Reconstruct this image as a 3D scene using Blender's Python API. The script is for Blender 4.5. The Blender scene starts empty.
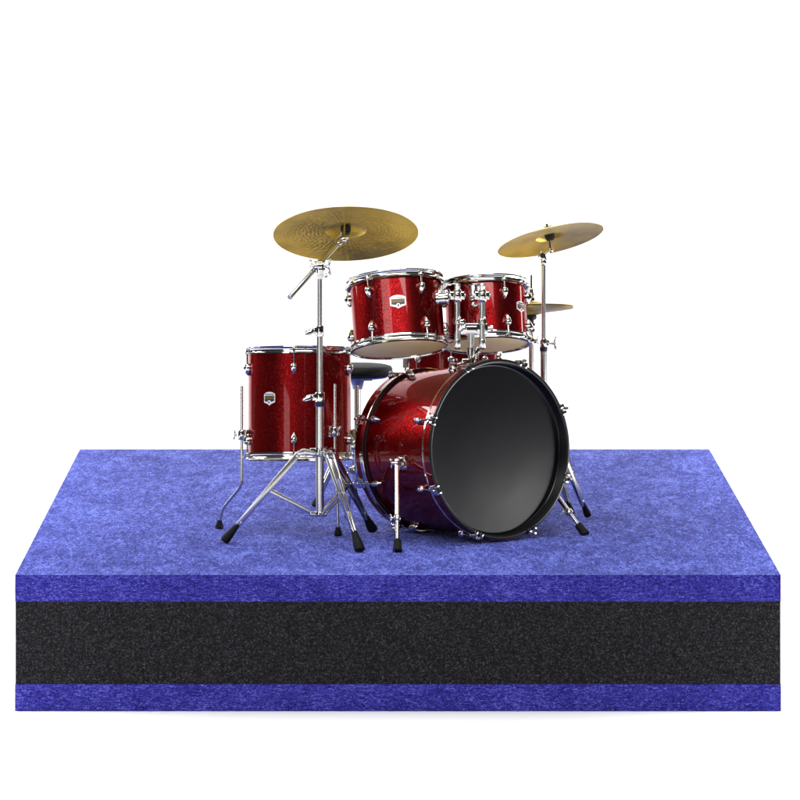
import bpy, bmesh, math, random
from mathutils import Vector, Matrix, noise
random.seed(7)
PI = math.pi
R = math.radians
scene = bpy.context.scene
COL = scene.collection

# ------------------------------------------------------------------ camera
F = 16.0 / 0.003            # focal length in pixels of an 800 px wide frame
CZ = 704 * 0.003            # lens height above the top of the mat (z = 0)
CX0, HOR = 379.0, -129.0    # principal column, horizon row
cam = bpy.data.cameras.new('camera'); camo = bpy.data.objects.new('camera', cam)
COL.objects.link(camo); scene.camera = camo
camo.location = (0, 0, CZ); camo.rotation_euler = (R(90), 0, 0)
cam.sensor_width = 36; cam.lens = F / 800 * 36
cam.shift_x = (400 - CX0) / 800; cam.shift_y = -(400 - HOR) / 800
cam.clip_start = 0.5; cam.clip_end = 200
CAM = Vector((0, 0, CZ))


def W(px, py, Y):
    return Vector(((px - CX0) * Y / F, Y, CZ - (py - HOR) * Y / F))


def S(Y):
    return Y / F


def G(px, py):
    """point of the mat top seen at a spot"""
    Y = F * CZ / (py - HOR)
    return Vector(((px - CX0) * Y / F, Y, 0))


def proj(p):
    return (CX0 + p.x * F / p.y, HOR + (CZ - p.z) * F / p.y)


# ------------------------------------------------------------------ frames
class Frame:
    """origin O, axis n, e0 across (towards the lens, or up), e1 = n x e0"""
    def __init__(s, O, n, ref):
        s.O = Vector(O); s.n = Vector(n).normalized()
        ref = Vector(ref)
        s.e0 = (ref - ref.dot(s.n) * s.n).normalized()
        s.e1 = s.n.cross(s.e0)

    def rad(s, a):
        return s.e0 * math.cos(a) + s.e1 * math.sin(a)

    def tan(s, a):
        return -s.e0 * math.sin(a) + s.e1 * math.cos(a)

    def pt(s, r, a, h):
        return s.O + s.rad(a) * r + s.n * h


def axis_frame(bot, top, Y, nv, ref=None):
    """frame of a round body whose end centres are seen at bot and top; nv = cosine between axis and sight line"""
    mid = W((bot[0] + top[0]) / 2, (bot[1] + top[1]) / 2, Y)
    v = (CAM - mid).normalized()
    X = Vector((1, 0, 0)); X = (X - X.dot(v) * v).normalized()
    U = v.cross(X)
    if U.z < 0: U = -U
    dx = (top[0] - bot[0]) * S(Y); dz = (bot[1] - top[1]) * S(Y)
    Li = math.hypot(dx, dz); k = math.sqrt(1 - nv * nv)
    n = (X * dx + U * dz) / Li * k + v * nv
    L = Li / k
    return Frame(mid - n * L / 2, n, v if ref is None else ref), L


# ------------------------------------------------------------------ mesh helpers
def new(): return bmesh.new()


def loft(bm, rings, closed=True, cap0=False, cap1=False):
    vr = [[bm.verts.new(p) for p in r] for r in rings]
    n = len(vr[0])
    for a, b in zip(vr[:-1], vr[1:]):
        for i in range(n if closed else n - 1):
            j = (i + 1) % n
            try: bm.faces.new((a[i], a[j], b[j], b[i]))
            except ValueError: pass
    if cap0: bm.faces.new(list(reversed(vr[0])))
    if cap1: bm.faces.new(vr[-1])
    return vr


def tube(bm, p0, p1, r0, r1=None, seg=20, cap=True, sx=1.0, side=None):
    p0 = Vector(p0); p1 = Vector(p1); r1 = r0 if r1 is None else r1
    d = (p1 - p0).normalized()
    ref = Vector(side) if side is not None else (Vector((0, 0, 1)) if abs(d.z) < .9 else Vector((1, 0, 0)))
    a = (ref - ref.dot(d) * d).normalized(); b = d.cross(a)
    rg = []
    for p, r in ((p0, r0), (p1, r1)):
        rg.append([p + (a * math.cos(t) * sx + b * math.sin(t)) * r for t in [2 * PI * i / seg for i in range(seg)]])
    loft(bm, rg, True, cap, cap)


def prof(bm, p0, d, pr, seg=24, sx=1.0, side=None, cap=True):
    """solid of revolution: pr = [(distance along d, radius)], squashed by sx along side"""
    p0 = Vector(p0); d = Vector(d).normalized()
    ref = Vector(side) if side is not None else (Vector((0, 0, 1)) if abs(d.z) < .9 else Vector((1, 0, 0)))
    a = (ref - ref.dot(d) * d).normalized(); b = d.cross(a)
    rg = [[p0 + d * h + (a * math.cos(t) * sx + b * math.sin(t)) * max(r, 1e-5) for t in [2 * PI * i / seg for i in range(seg)]] for h, r in pr]
    loft(bm, rg, True, cap, cap)


def pipe(bm, pts, r, seg=14, cap=True, rnd=0.0):
    pts = [Vector(p) for p in pts]
    if rnd > 0:
        out = [pts[0]]
        for i in range(1, len(pts) - 1):
            a, b, c = pts[i - 1], pts[i], pts[i + 1]
            k = min(rnd, (b - a).length * .45, (c - b).length * .45)
            s0 = b + (a - b).normalized() * k; s1 = b + (c - b).normalized() * k
            for j in range(6):
                t = j / 5
                out.append(s0 * (1 - t) ** 2 + b * 2 * t * (1 - t) + s1 * t * t)
        out.append(pts[-1]); pts = out
    rg = []; prev = None
    for i, p in enumerate(pts):
        d = (pts[min(i + 1, len(pts) - 1)] - pts[max(i - 1, 0)]).normalized()
        if prev is None:
            ref = Vector((0, 0, 1)) if abs(d.z) < .9 else Vector((1, 0, 0))
        else: ref = prev
        a = (ref - ref.dot(d) * d).normalized(); prev = a; b = d.cross(a)
        rr = r[i] if isinstance(r, (list, tuple)) else r
        rg.append([p + (a * math.cos(t) + b * math.sin(t)) * rr for t in [2 * PI * k / seg for k in range(seg)]])
    loft(bm, rg, True, cap, cap)


def box(bm, c, ax, hs, bev=0.0015):
    """box at c, ax = three directions, hs = half sizes"""
    t = bmesh.new(); bmesh.ops.create_cube(t, size=2)
    for v in t.verts: v.co = Vector((v.co.x * hs[0], v.co.y * hs[1], v.co.z * hs[2]))
    if bev: bmesh.ops.bevel(t, geom=list(t.edges), offset=min(bev, min(hs) * .7), segments=2, affect='EDGES', profile=.5)
    A = [Vector(a).normalized() for a in ax]
    m = {}
    for v in t.verts: m[v] = bm.verts.new(Vector(c) + A[0] * v.co.x + A[1] * v.co.y + A[2] * v.co.z)
    for f in t.faces: bm.faces.new([m[v] for v in f.verts])
    t.free()


def bar(bm, p0, p1, up, w, th, bev=.001):
    """flat bar from p0 to p1: half width w across, half thickness th along up"""
    p0 = Vector(p0); p1 = Vector(p1); d = (p1 - p0); L = d.length; d.normalize()
    up = Vector(up); up = (up - up.dot(d) * d).normalized()
    box(bm, (p0 + p1) / 2, (d, d.cross(up), up), (L / 2, w, th), bev)


def ball(bm, c, r, sc=(1, 1, 1), ax=None):
    t = bmesh.new(); bmesh.ops.create_uvsphere(t, u_segments=20, v_segments=12, radius=r)
    A = ax or (Vector((1, 0, 0)), Vector((0, 1, 0)), Vector((0, 0, 1)))
    m = {}
    for v in t.verts: m[v] = bm.verts.new(Vector(c) + A[0] * v.co.x * sc[0] + A[1] * v.co.y * sc[1] + A[2] * v.co.z * sc[2])
    for f in t.faces: bm.faces.new([m[v] for v in f.verts])
    t.free()


def lathe(bm, fr, pr, seg=128, loop=False, cap0=False, cap1=False):
    """pr = [(radius, height)] around frame fr"""
    if loop: pr = list(pr) + [pr[0]]
    rg = [[fr.pt(r, 2 * PI * i / seg, h) for i in range(seg)] for r, h in pr]
    loft(bm, rg, True, cap0, cap1)
    bmesh.ops.remove_doubles(bm, verts=bm.verts, dist=2e-6)


# ------------------------------------------------------------------ objects
def root(name, loc, label, cat, group=None):
    o = bpy.data.objects.new(name, None); COL.objects.link(o)
    o.location = loc; o.empty_display_size = .1
    o['label'] = label; o['category'] = cat
    if group: o['group'] = group
    o['_w'] = list(loc)
    return o


def part(name, bm, mat, parent, label=None, ang=38, smooth=True):
    bmesh.ops.recalc_face_normals(bm, faces=bm.faces)
    me = bpy.data.meshes.new(name)
    off = Vector(parent['_w']) if parent is not None else Vector((0, 0, 0))
    for v in bm.verts: v.co -= off
    bm.to_mesh(me); bm.free()
    me.materials.append(mat)
    if smooth:
        for p in me.polygons: p.use_smooth = True
        me.set_sharp_from_angle(angle=R(ang))
    o = bpy.data.objects.new(name, me); COL.objects.link(o)
    if parent is not None: o.parent = parent
    o['_w'] = list(off)
    if label: o['label'] = label
    return o


# ------------------------------------------------------------------ materials
def nt(name):
    m = bpy.data.materials.new(name); m.use_nodes = True
    n = m.node_tree; b = n.nodes['Principled BSDF']
    return m, n, b


def N(n, t, **kw):
    x = n.nodes.new(t)
    for k, v in kw.items():
        if k.startswith('i_'): x.inputs[k[2:].replace('_', ' ')].default_value = v
        else: setattr(x, k, v)
    return x


def ramp(n, src, stops):
    r = n.nodes.new('ShaderNodeValToRGB')
    while len(r.color_ramp.elements) < len(stops): r.color_ramp.elements.new(.5)
    for e, (p, c) in zip(r.color_ramp.elements, stops):
        e.position = p; e.color = (*c, 1) if len(c) == 3 else c
    n.links.new(src, r.inputs[0]); return r


def simple(name, col, rough, metal=0, coat=0, nscale=0, bump=0, var=0):
    m, n, b = nt(name)
    b.inputs['Base Color'].default_value = (*col, 1)
    b.inputs['Roughness'].default_value = rough; b.inputs['Metallic'].default_value = metal
    b.inputs['Coat Weight'].default_value = coat; b.inputs['Coat Roughness'].default_value = .04
    if nscale:
        tc = N(n, 'ShaderNodeTexCoord'); no = N(n, 'ShaderNodeTexNoise', i_Scale=nscale, i_Detail=4.0)
        n.links.new(tc.outputs['Object'], no.inputs['Vector'])
        if bump:
            bp = N(n, 'ShaderNodeBump', i_Strength=bump, i_Distance=.002)
            n.links.new(no.outputs['Fac'], bp.inputs['Height']); n.links.new(bp.outputs['Normal'], b.inputs['Normal'])
        if var:
            mr = N(n, 'ShaderNodeMapRange'); mr.inputs['To Min'].default_value = rough * (1 - var); mr.inputs['To Max'].default_value = rough * (1 + var)
            n.links.new(no.outputs['Fac'], mr.inputs['Value']); n.links.new(mr.outputs['Result'], b.inputs['Roughness'])
    return m


chrome = simple('chrome', (.60, .588, .56), .10, 1, 0, 14, .0, .2)
chrome_tube = simple('chrome_tube', (.64, .63, .605), .24, 1, 0, 0, 0, 0)
steel_dull = simple('worn_steel', (.42, .42, .43), .34, 1, 0, 80, .1, .3)
rubber = simple('black_rubber', (.007, .007, .007), .6, 0, 0, 300, .3, .2)
black_plastic = simple('black_plastic', (.015, .015, .016), .35, 0, 0, 200, .15, .2)
blue_ring = simple('blue_nylon', (.03, .04, .35), .4)
black_lacquer = simple('black_lacquer', (.006, .006, .007), .32, 0, .25, 90, 0, .2)
vinyl = simple('black_vinyl', (.004, .004, .0045), .5, 0, 0, 220, .35, .2)
for m_, k_ in ((rubber, .15), (vinyl, .18), (black_plastic, .25)): m_.node_tree.nodes['Principled BSDF'].inputs['Specular IOR Level'].default_value = k_
felt_black = simple('black_felt', (.012, .012, .012), .95, 0, 0, 500, .6, 0)
head_cream = simple('cream_drum_head', (.92, .79, .38), .5, 0, .05, 30, 0, .2)
badge_white = simple('badge_silver', (.85, .85, .87), .3, .25)
badge_dark = simple('badge_dark', (.012, .014, .03), .3)
badge_gold = simple('badge_gold', (.17, .10, .02), .35, .3)


def make_red(name, base, dark, flake=420, metal=.75, rough=.42):
    m, n, b = nt(name)
    tc = N(n, 'ShaderNodeTexCoord')
    vo = N(n, 'ShaderNodeTexVoronoi', i_Scale=flake); n.links.new(tc.outputs['Object'], vo.inputs['Vector'])
    vo2 = N(n, 'ShaderNodeTexVoronoi', i_Scale=flake * 2.6); n.links.new(tc.outputs['Object'], vo2.inputs['Vector'])
    sep = N(n, 'ShaderNodeSeparateColor'); n.links.new(vo.outputs['Color'], sep.inputs[0])
    r = ramp(n, sep.outputs[0], [(0, dark), (.55, base), (.9, tuple(min(1, c * 1.25 + .004) for c in base)), (1, tuple(min(1, c * 2.0 + .02) for c in base))])
    n.links.new(r.outputs[0], b.inputs['Base Color'])
    # each flake lies at its own tilt
    geo = N(n, 'ShaderNodeNewGeometry')
    def tilt(v, k):
        a = N(n, 'ShaderNodeVectorMath', operation='SUBTRACT'); n.links.new(v.outputs['Color'], a.inputs[0]); a.inputs[1].default_value = (.5, .5, .5)
        s = N(n, 'ShaderNodeVectorMath', operation='SCALE'); n.links.new(a.outputs[0], s.inputs[0]); s.inputs['Scale'].default_value = k
        return s
    t1 = tilt(vo, .15); t2 = tilt(vo2, .15)
    ad = N(n, 'ShaderNodeVectorMath', operation='ADD'); n.links.new(t1.outputs[0], ad.inputs[0]); n.links.new(t2.outputs[0], ad.inputs[1])
    ad2 = N(n, 'ShaderNodeVectorMath', operation='ADD'); n.links.new(geo.outputs['Normal'], ad2.inputs[0]); n.links.new(ad.outputs[0], ad2.inputs[1])
    nm = N(n, 'ShaderNodeVectorMath', operation='NORMALIZE'); n.links.new(ad2.outputs[0], nm.inputs[0])
    n.links.new(nm.outputs[0], b.inputs['Normal'])
    b.inputs['Metallic'].default_value = metal; b.inputs['Roughness'].default_value = rough
    b.inputs['Specular Tint'].default_value = (1, .25, .25, 1); b.inputs['Coat Weight'].default_value = .8; b.inputs['Coat Roughness'].default_value = .03; b.inputs['Coat IOR'].default_value = 1.38
    return m


red = make_red('red_sparkle_lacquer', (.20, .0030, .0042), (.09, .0013, .0018), 520, .92, .30)


def make_cymbal(name, col, hammered):
    m, n, b = nt(name)
    tc = N(n, 'ShaderNodeTexCoord')
    sx = N(n, 'ShaderNodeSeparateXYZ'); n.links.new(tc.outputs['UV'], sx.inputs[0])      # UV: x = radius (m), y = angle
    comb = N(n, 'ShaderNodeCombineXYZ')
    n.links.new(sx.outputs['X'], comb.inputs['X'])
    no = N(n, 'ShaderNodeTexNoise', i_Scale=1.0, i_Detail=5.0, i_Roughness=.7)
    ml = N(n, 'ShaderNodeMath', operation='MULTIPLY'); n.links.new(sx.outputs['X'], ml.inputs[0]); ml.inputs[1].default_value = 420
    n.links.new(ml.outputs[0], comb.inputs['X']); n.links.new(comb.outputs[0], no.inputs['Vector'])
    bp = N(n, 'ShaderNodeBump', i_Strength=.22, i_Distance=.0012)
    n.links.new(no.outputs['Fac'], bp.inputs['Height'])
    last = bp
    c2 = N(n, 'ShaderNodeTexNoise', i_Scale=9.0, i_Detail=4.0); n.links.new(tc.outputs['Object'], c2.inputs['Vector'])
    dk = tuple(c * .62 for c in col); lt = tuple(min(1, c * 1.2) for c in col)
    rp = ramp(n, c2.outputs['Fac'], [(.3, dk), (.55, col), (.8, lt)])
    mix = N(n, 'ShaderNodeMix', data_type='RGBA', blend_type='MULTIPLY'); mix.inputs['Factor'].default_value = .35
    rg = ramp(n, no.outputs['Fac'], [(.3, (.45, .42, .36)), (.7, (1, 1, 1))])
    n.links.new(rp.outputs[0], mix.inputs['A']); n.links.new(rg.outputs[0], mix.inputs['B'])
    n.links.new(mix.outputs['Result'], b.inputs['Base Color'])
    if hammered:
        vo = N(n, 'ShaderNodeTexVoronoi', i_Scale=1.0, i_Randomness=.45); vo.feature = 'SMOOTH_F1'; vo.inputs['Smoothness'].default_value = .3
        mv = N(n, 'ShaderNodeVectorMath', operation='MULTIPLY'); mv.inputs[1].default_value = (84, 58, 0)
        n.links.new(tc.outputs['UV'], mv.inputs[0]); n.links.new(mv.outputs[0], vo.inputs['Vector'])
        mask = ramp(n, sx.outputs['X'], [(.062, (0, 0, 0)), (.075, (1, 1, 1)), (.13, (.8, .8, .8)), (.21, (.12, .12, .12))])
        mm = N(n, 'ShaderNodeMath', operation='MULTIPLY'); n.links.new(vo.outputs['Distance'], mm.inputs[0]); n.links.new(mask.outputs[0], mm.inputs[1])
        b2 = N(n, 'ShaderNodeBump', i_Strength=1.0, i_Distance=.0055); n.links.new(mm.outputs[0], b2.inputs['Height']); n.links.new(bp.outputs['Normal'], b2.inputs['Normal'])
        last = b2
    n.links.new(last.outputs['Normal'], b.inputs['Normal'])
    b.inputs['Metallic'].default_value = .8; b.inputs['Roughness'].default_value = .36
    return m


brass = make_cymbal('brass_lathed', (.82, .60, .11), False)
brass_h = make_cymbal('brass_hammered', (.58, .42, .075), True)


def make_head_black():
    m, n, b = nt('black_drum_head')
    b.inputs['Base Color'].default_value = (.003, .003, .0045, 1); b.inputs['Roughness'].default_value = .22
    b.inputs['Specular IOR Level'].default_value = .5
    tc = N(n, 'ShaderNodeTexCoord'); no = N(n, 'ShaderNodeTexNoise', i_Scale=5.0, i_Detail=2.0)
    n.links.new(tc.outputs['Object'], no.inputs['Vector'])
    bp = N(n, 'ShaderNodeBump', i_Strength=.05, i_Distance=.01); n.links.new(no.outputs['Fac'], bp.inputs['Height']); n.links.new(bp.outputs['Normal'], b.inputs['Normal'])
    return m


head_black = make_head_black()


def make_felt(name, side):
    m, n, b = nt(name)
    tc = N(n, 'ShaderNodeTexCoord')
    def mapped(sc, rot=(0, 0, 0)):
        mp = N(n, 'ShaderNodeMapping'); mp.inputs['Scale'].default_value = sc; mp.inputs['Rotation'].default_value = rot
        n.links.new(tc.outputs['Object'], mp.inputs['Vector']); return mp
    def noi(mp, scale, det=5, ro=.6, dist=0):
        x = N(n, 'ShaderNodeTexNoise', i_Scale=scale, i_Detail=float(det), i_Roughness=ro, i_Distortion=float(dist)); n.links.new(mp.outputs[0], x.inputs['Vector']); return x
    big = noi(mapped((1, .4, 1)), 9, 4, .6, .6)
    if side:
        a = noi(mapped((64, 60, 290)), 1.0, 5, .7, .6)
        c = noi(mapped((150, 150, 210)), 1.2, 4, .7, 1.0)
    else:
        a = noi(mapped((60, 17, 60)), 1.0, 6, .75, 1.2)
        c = noi(mapped((190, 50, 190)), 1.2, 4, .7, .8)
    mx = N(n, 'ShaderNodeMath', operation='ADD'); m1 = N(n, 'ShaderNodeMath', operation='MULTIPLY'); m1.inputs[1].default_value = .45 
    n.links.new(a.outputs['Fac'], m1.inputs[0]); 
    m2 = N(n, 'ShaderNodeMath', operation='MULTIPLY'); m2.inputs[1].default_value = .55; n.links.new(c.outputs['Fac'], m2.inputs[0])
    n.links.new(m1.outputs[0], mx.inputs[0]); n.links.new(m2.outputs[0], mx.inputs[1])
    m3 = N(n, 'ShaderNodeMath', operation='MULTIPLY_ADD'); m3.inputs[1].default_value = .12 if side else .17; n.links.new(big.outputs['Fac'], m3.inputs[0])
    sub = N(n, 'ShaderNodeMath', operation='SUBTRACT'); n.links.new(mx.outputs[0], sub.inputs[0]); sub.inputs[1].default_value = .06 if side else .082
    n.links.new(sub.outputs[0], m3.inputs[2])
    if side:
        st = [(.40, (.005, .004, .07)), (.47, (.017, .014, .185)), (.54, (.037, .034, .30)), (.61, (.14, .14, .54))]  # darker than the surface felt: shade of the front face put into the colour
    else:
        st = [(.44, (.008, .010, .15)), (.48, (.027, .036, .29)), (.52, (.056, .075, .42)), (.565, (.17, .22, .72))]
    r = ramp(n, m3.outputs[0], st)
    n.links.new(r.outputs[0], b.inputs['Base Color'])
    bp = N(n, 'ShaderNodeBump', i_Strength=.6, i_Distance=.004); n.links.new(mx.outputs[0], bp.inputs['Height']); n.links.new(bp.outputs['Normal'], b.inputs['Normal'])
    b.inputs['Roughness'].default_value = .95; b.inputs['Specular IOR Level'].default_value = .15
    b.inputs['Sheen Weight'].default_value = .08
    return m


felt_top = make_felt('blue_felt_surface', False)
felt_side = make_felt('blue_felt_cut_edge_shaded', True)
fibre = simple('loose_blue_fibre', (.22, .25, .72), .9)


def make_foam():
    m, n, b = nt('charcoal_foam')
    tc = N(n, 'ShaderNodeTexCoord')
    vo = N(n, 'ShaderNodeTexVoronoi', i_Scale=320.0); n.links.new(tc.outputs['Object'], vo.inputs['Vector'])
    no = N(n, 'ShaderNodeTexNoise', i_Scale=120.0, i_Detail=6.0, i_Roughness=.85); n.links.new(tc.outputs['Object'], no.inputs['Vector'])
    sep = N(n, 'ShaderNodeSeparateColor'); n.links.new(vo.outputs['Color'], sep.inputs[0])
    mx = N(n, 'ShaderNodeMath', operation='MULTIPLY_ADD'); mx.inputs[1].default_value = .45
    n.links.new(sep.outputs[0], mx.inputs[0]); n.links.new(no.outputs['Fac'], mx.inputs[2])
    r = ramp(n, mx.outputs[0], [(.45, (.002, .002, .0025)), (.66, (.0085, .0085, .0105)), (.86, (.022, .022, .026)), (.98, (.07, .07, .08))])
    n.links.new(r.outputs[0], b.inputs['Base Color'])
    bp = N(n, 'ShaderNodeBump', i_Strength=.9, i_Distance=.005); n.links.new(mx.outputs[0], bp.inputs['Height']); n.links.new(bp.outputs['Normal'], b.inputs['Normal'])
    b.inputs['Roughness'].default_value = .8; b.inputs['Specular IOR Level'].default_value = .12
    return m


foam = make_foam()

# ------------------------------------------------------------------ backdrop
m, n, b = nt('white_paper')
b.inputs['Base Color'].default_value = (.93, .93, .93, 1); b.inputs['Roughness'].default_value = .9
tc = N(n, 'ShaderNodeTexCoord'); no = N(n, 'ShaderNodeTexNoise', i_Scale=3.0)
n.links.new(tc.outputs['Object'], no.inputs['Vector']); rr = ramp(n, no.outputs['Fac'], [(.3, (.965, .965, .965)), (.7, (.975, .975, .975))]); n.links.new(rr.outputs[0], b.inputs['Base Color'])
paper = m
bm = new(); FZ = -.4095
pr = [(12.0, FZ)] + [(21 + 1.5 * math.sin(t), FZ + 1.5 * (1 - math.cos(t))) for t in [i * PI / 2 / 16 for i in range(17)]] + [(22.5, 5.0)]
loft(bm, [[Vector((x, y, z)) for x in (-5, 0, 5)] for y, z in pr], closed=False)
bd = part('backdrop', bm, paper, None); bd['kind'] = 'structure'
for k in ('_w',): pass

# ------------------------------------------------------------------ layered mat
XL, XR, Y0, Y1 = (15 - CX0) * .003, (781 - CX0) * .003, 16.0, 16.0 * 766 / 629
ZZ = [0, -.081, -.327, -.408]
mat_root = root('layered_mat', ((XL + XR) / 2, (Y0 + Y1) / 2, FZ), 'thick rectangular mat of blue felt over black foam that carries the whole drum kit', 'sound-absorbing mat')


def slab(z1, z0, rough, seed, bev, inset=0.0):
    """slab with fibrous, slightly wavy cut edges"""
    bm = new()
    nx = 420; nz = max(5, int((z1 - z0) / .012))
    def wob(x, z, s): return noise.noise(Vector((x * 28 + seed, z * 60, s))) * rough + noise.noise(Vector((x * 110 + seed, z * 160, s + 5))) * rough * .7
    xs = [XL + inset + (XR - XL - 2 * inset) * i / nx for i in range(nx + 1)]
    rows = []
    # front face from bottom to top, then the top going back, then down the back
    for j in range(nz + 1):
        z = z0 + (z1 - z0) * j / nz
        e = min(j, nz - j) / nz * (z1 - z0)
        yy = Y0 + inset + (bev if e < 1e-6 else 0)
        rows.append([Vector((x, yy + wob(x, z, 1), z + (noise.noise(Vector((x * 60, seed, 3))) * rough * .5 if j == nz else 0))) for x in xs])
    tops = [.006, .02, .05, .12, .3, .6, 1.0, 1.4, 1.8, 2.2, 2.6, 3.0, 3.3]
    for t in tops:
        if Y0 + t < Y1 - .05: rows.append([Vector((x, Y0 + t, z1 + (noise.noise(Vector((x * 9, t * 9, seed))) * rough * .3 if t > .01 else 0))) for x in xs])
    rows.append([Vector((x, Y1 - inset, z1 - .001)) for x in xs])
    rows.append([Vector((x, Y1 - inset, z0)) for x in xs])
    vr = loft(bm, rows, closed=False)
    bm.faces.new([r[0] for r in vr]); bm.faces.new(list(reversed([r[-1] for r in vr])))
    lo = [vr[0][i] for i in range(nx + 1)] + [vr[-1][i] for i in range(nx, -1, -1)]
    bm.faces.new(lo)
    return bm


def two_mat(o, mat2, test):
    o.data.materials.append(mat2)
    for p in o.data.polygons:
        if test(p): p.material_index = 1


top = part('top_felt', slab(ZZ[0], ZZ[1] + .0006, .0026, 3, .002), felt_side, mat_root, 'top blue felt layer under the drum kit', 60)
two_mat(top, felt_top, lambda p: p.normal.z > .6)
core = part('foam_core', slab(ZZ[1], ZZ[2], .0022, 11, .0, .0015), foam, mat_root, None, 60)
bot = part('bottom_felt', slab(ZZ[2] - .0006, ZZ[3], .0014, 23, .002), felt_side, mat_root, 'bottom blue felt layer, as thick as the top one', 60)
# loose fibres standing out of the felt
bm = new()
def hair(p, d, up, L, w):
    k = 3; d = d.normalized(); pts = []
    b2 = Vector((random.uniform(-1, 1), random.uniform(-1, 1), random.uniform(-1, 1))) * .5
    for i in range(k + 1):
        t = i / k; pts.append(p + d * L * t + b2 * L * t * t + up * math.sin(t * PI) * L * .25)
    rg = []
    for q in pts: rg.append([q + Vector((w, 0, 0)), q + Vector((-w * .5, w * .8, 0)), q + Vector((-w * .5, -w * .3, w))])
    loft(bm, rg)
for i in range(5200):
    x = random.uniform(XL + .01, XR - .01); y = Y0 + .01 + random.random() ** 1.3 * (Y1 - Y0 - .05)
    a = random.uniform(0, 2 * PI)
    hair(Vector((x, y, .0005)), Vector((math.cos(a), math.sin(a) * 1.5, .05)), Vector((0, 0, 1)), random.uniform(.008, .03), random.uniform(.00025, .0005))
for i in range(700):
    x = random.uniform(XL + .005, XR - .005); z = random.choice((random.uniform(-.08, -.002), random.uniform(-.406, -.33)))
    a = random.uniform(0, 2 * PI)
    hair(Vector((x, Y0 - .0005, z)), Vector((math.cos(a), -.15, math.sin(a) * .4)), Vector((0, -1, 0)), random.uniform(.004, .011), random.uniform(.0002, .00035))
for i in range(420):
    x = random.uniform(XL + .005, XR - .005)
    hair(Vector((x, Y0, -.0005)), Vector((random.uniform(-1, 1), -.3, .5)), Vector((0, 0, 1)), random.uniform(.004, .011), .0003)
fb = part('loose_fibres', bm, fibre, mat_root, smooth=False); fb['kind'] = 'stuff'

# ------------------------------------------------------------------ drum parts
def lug_solid(bm, p, d, out, L, w, dep):
    """teardrop casting on a shell: p on the surface, d points to the hoop, out = surface normal"""
    pr = [(-.50, .04), (-.44, .24), (-.30, .52), (-.10, .84), (.10, 1.0), (.26, .98), (.38, .80), (.46, .5), (.5, .1)]
    prof(bm, Vector(p) + Vector(out) * dep * .25, d, [(h * L, r * w / 2) for h, r in pr], 20, dep * 2 / w * .9, out)


def wing_nut(bm, c, ax, across, s):
    ax = Vector(ax).normalized(); across = Vector(across); across = (across - across.dot(ax) * ax).normalized()
    tube(bm, Vector(c) - ax * s * .4, Vector(c) + ax * s * .5, s * .34, s * .26, 16)
    for k in (-1, 1):
        d = (across * k + ax * .30).normalized()
        prof(bm, Vector(c) + across * k * s * .10 + ax * s * .1, d, [(0, s * .26), (s * .35, s * .36), (s * .8, s * .50), (s * 1.15, s * .50), (s * 1.4, s * .34), (s * 1.5, s * .1)], 18, .5, ax)


def memory_clamp(bm, c, ax, r, h, lever):
    """collar round a tube with a small lever"""
    ax = Vector(ax).normalized(); lever = Vector(lever).normalized()
    prof(bm, Vector(c) - ax * h / 2, ax, [(0, r * .94), (h * .06, r), (h * .94, r), (h, r * .94)], 24)
    box(bm, Vector(c) + lever * r * 1.1, (lever, ax.cross(lever), ax), (r * .5, r * .42, h * .34), .001)


def rubber_foot(parent, tip, d, L, w0, w1, squash=.75, name='rubber_foot'):
    """tapered rubber shoe: tip = its lowest end, d = direction up the leg"""
    bm = new(); d = Vector(d).normalized()
    prof(bm, Vector(tip), d, [(0, w1 * .78), (L * .05, w1 * 1.02), (L * .2, w1 * 1.06), (L * .45, w1 * .92), (L * .8, w0 * 1.08), (L * .97, w0), (L, w0 * .7)], 20, squash, (0, 0, 1) if abs(d.z) < .95 else (0, -1, 0))
    for v in bm.verts:
        if v.co.z < .0008: v.co.z = .0008
    return part(name, bm, rubber, parent)


def flanged_hoop(fr, rs, rh, h0, h1, up):
    """pressed steel hoop, from h0 to h1; up=+1 when the playing edge is at h1"""
    bm = new(); t = .0024; H = h1 - h0
    a = [(rs + .003, 0.0), (rh, .02), (rh + .0005, .18), (rs + (rh - rs) * .62, .27), (rs + (rh - rs) * .55, .36), (rs + (rh - rs) * .55, .56),
         (rs + (rh - rs) * .70, .68), (rh - .0005, .75), (rh + .001, .85), (rh + .0006, .95), (rh - .002, 1.0), (rh - .006, .99),
         (rs + (rh - rs) * .3, .86), (rs + (rh - rs) * .2, .6), (rs + .002, .3)]
    pr = []
    for r, k in a:
        kk = k if up > 0 else 1 - k
        pr.append((r, h0 + kk * H))
    lathe(bm, fr, pr, 144, loop=True)
    return bm


def lug_set(par, fr, rs, rh, angs, h_lug, h_hoop, sgn, L=.040, w=.024, dep=.018):
    for a in angs:
        a = R(a)
        bm = new(); lug_solid(bm, fr.pt(rs, a, h_lug), fr.n * sgn, fr.rad(a), L, w, dep)
        lg = part('lug', bm, chrome, par)
        bm = new()
        rr = rs + (rh - rs) * .62 + .003
        tube(bm, fr.pt(rs + dep * .42, a, h_lug + sgn * L * .3), fr.pt(rr, a, h_hoop + sgn * .004), .0028, .0028, 12)
        prof(bm, fr.pt(rr, a, h_hoop - sgn * .004), fr.n * sgn, [(0, .0062), (.006, .0066), (.0062, .0045), (.014, .0042), (.0145, .002)], 14)
        # hoop ear
        box(bm, fr.pt(rs + (rh - rs) * .8, a, h_hoop - sgn * .001), (fr.tan(a), fr.n, fr.rad(a)), (.0085, .0022, .007), .001)
        part('tension_rod', bm, chrome, lg)


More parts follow.
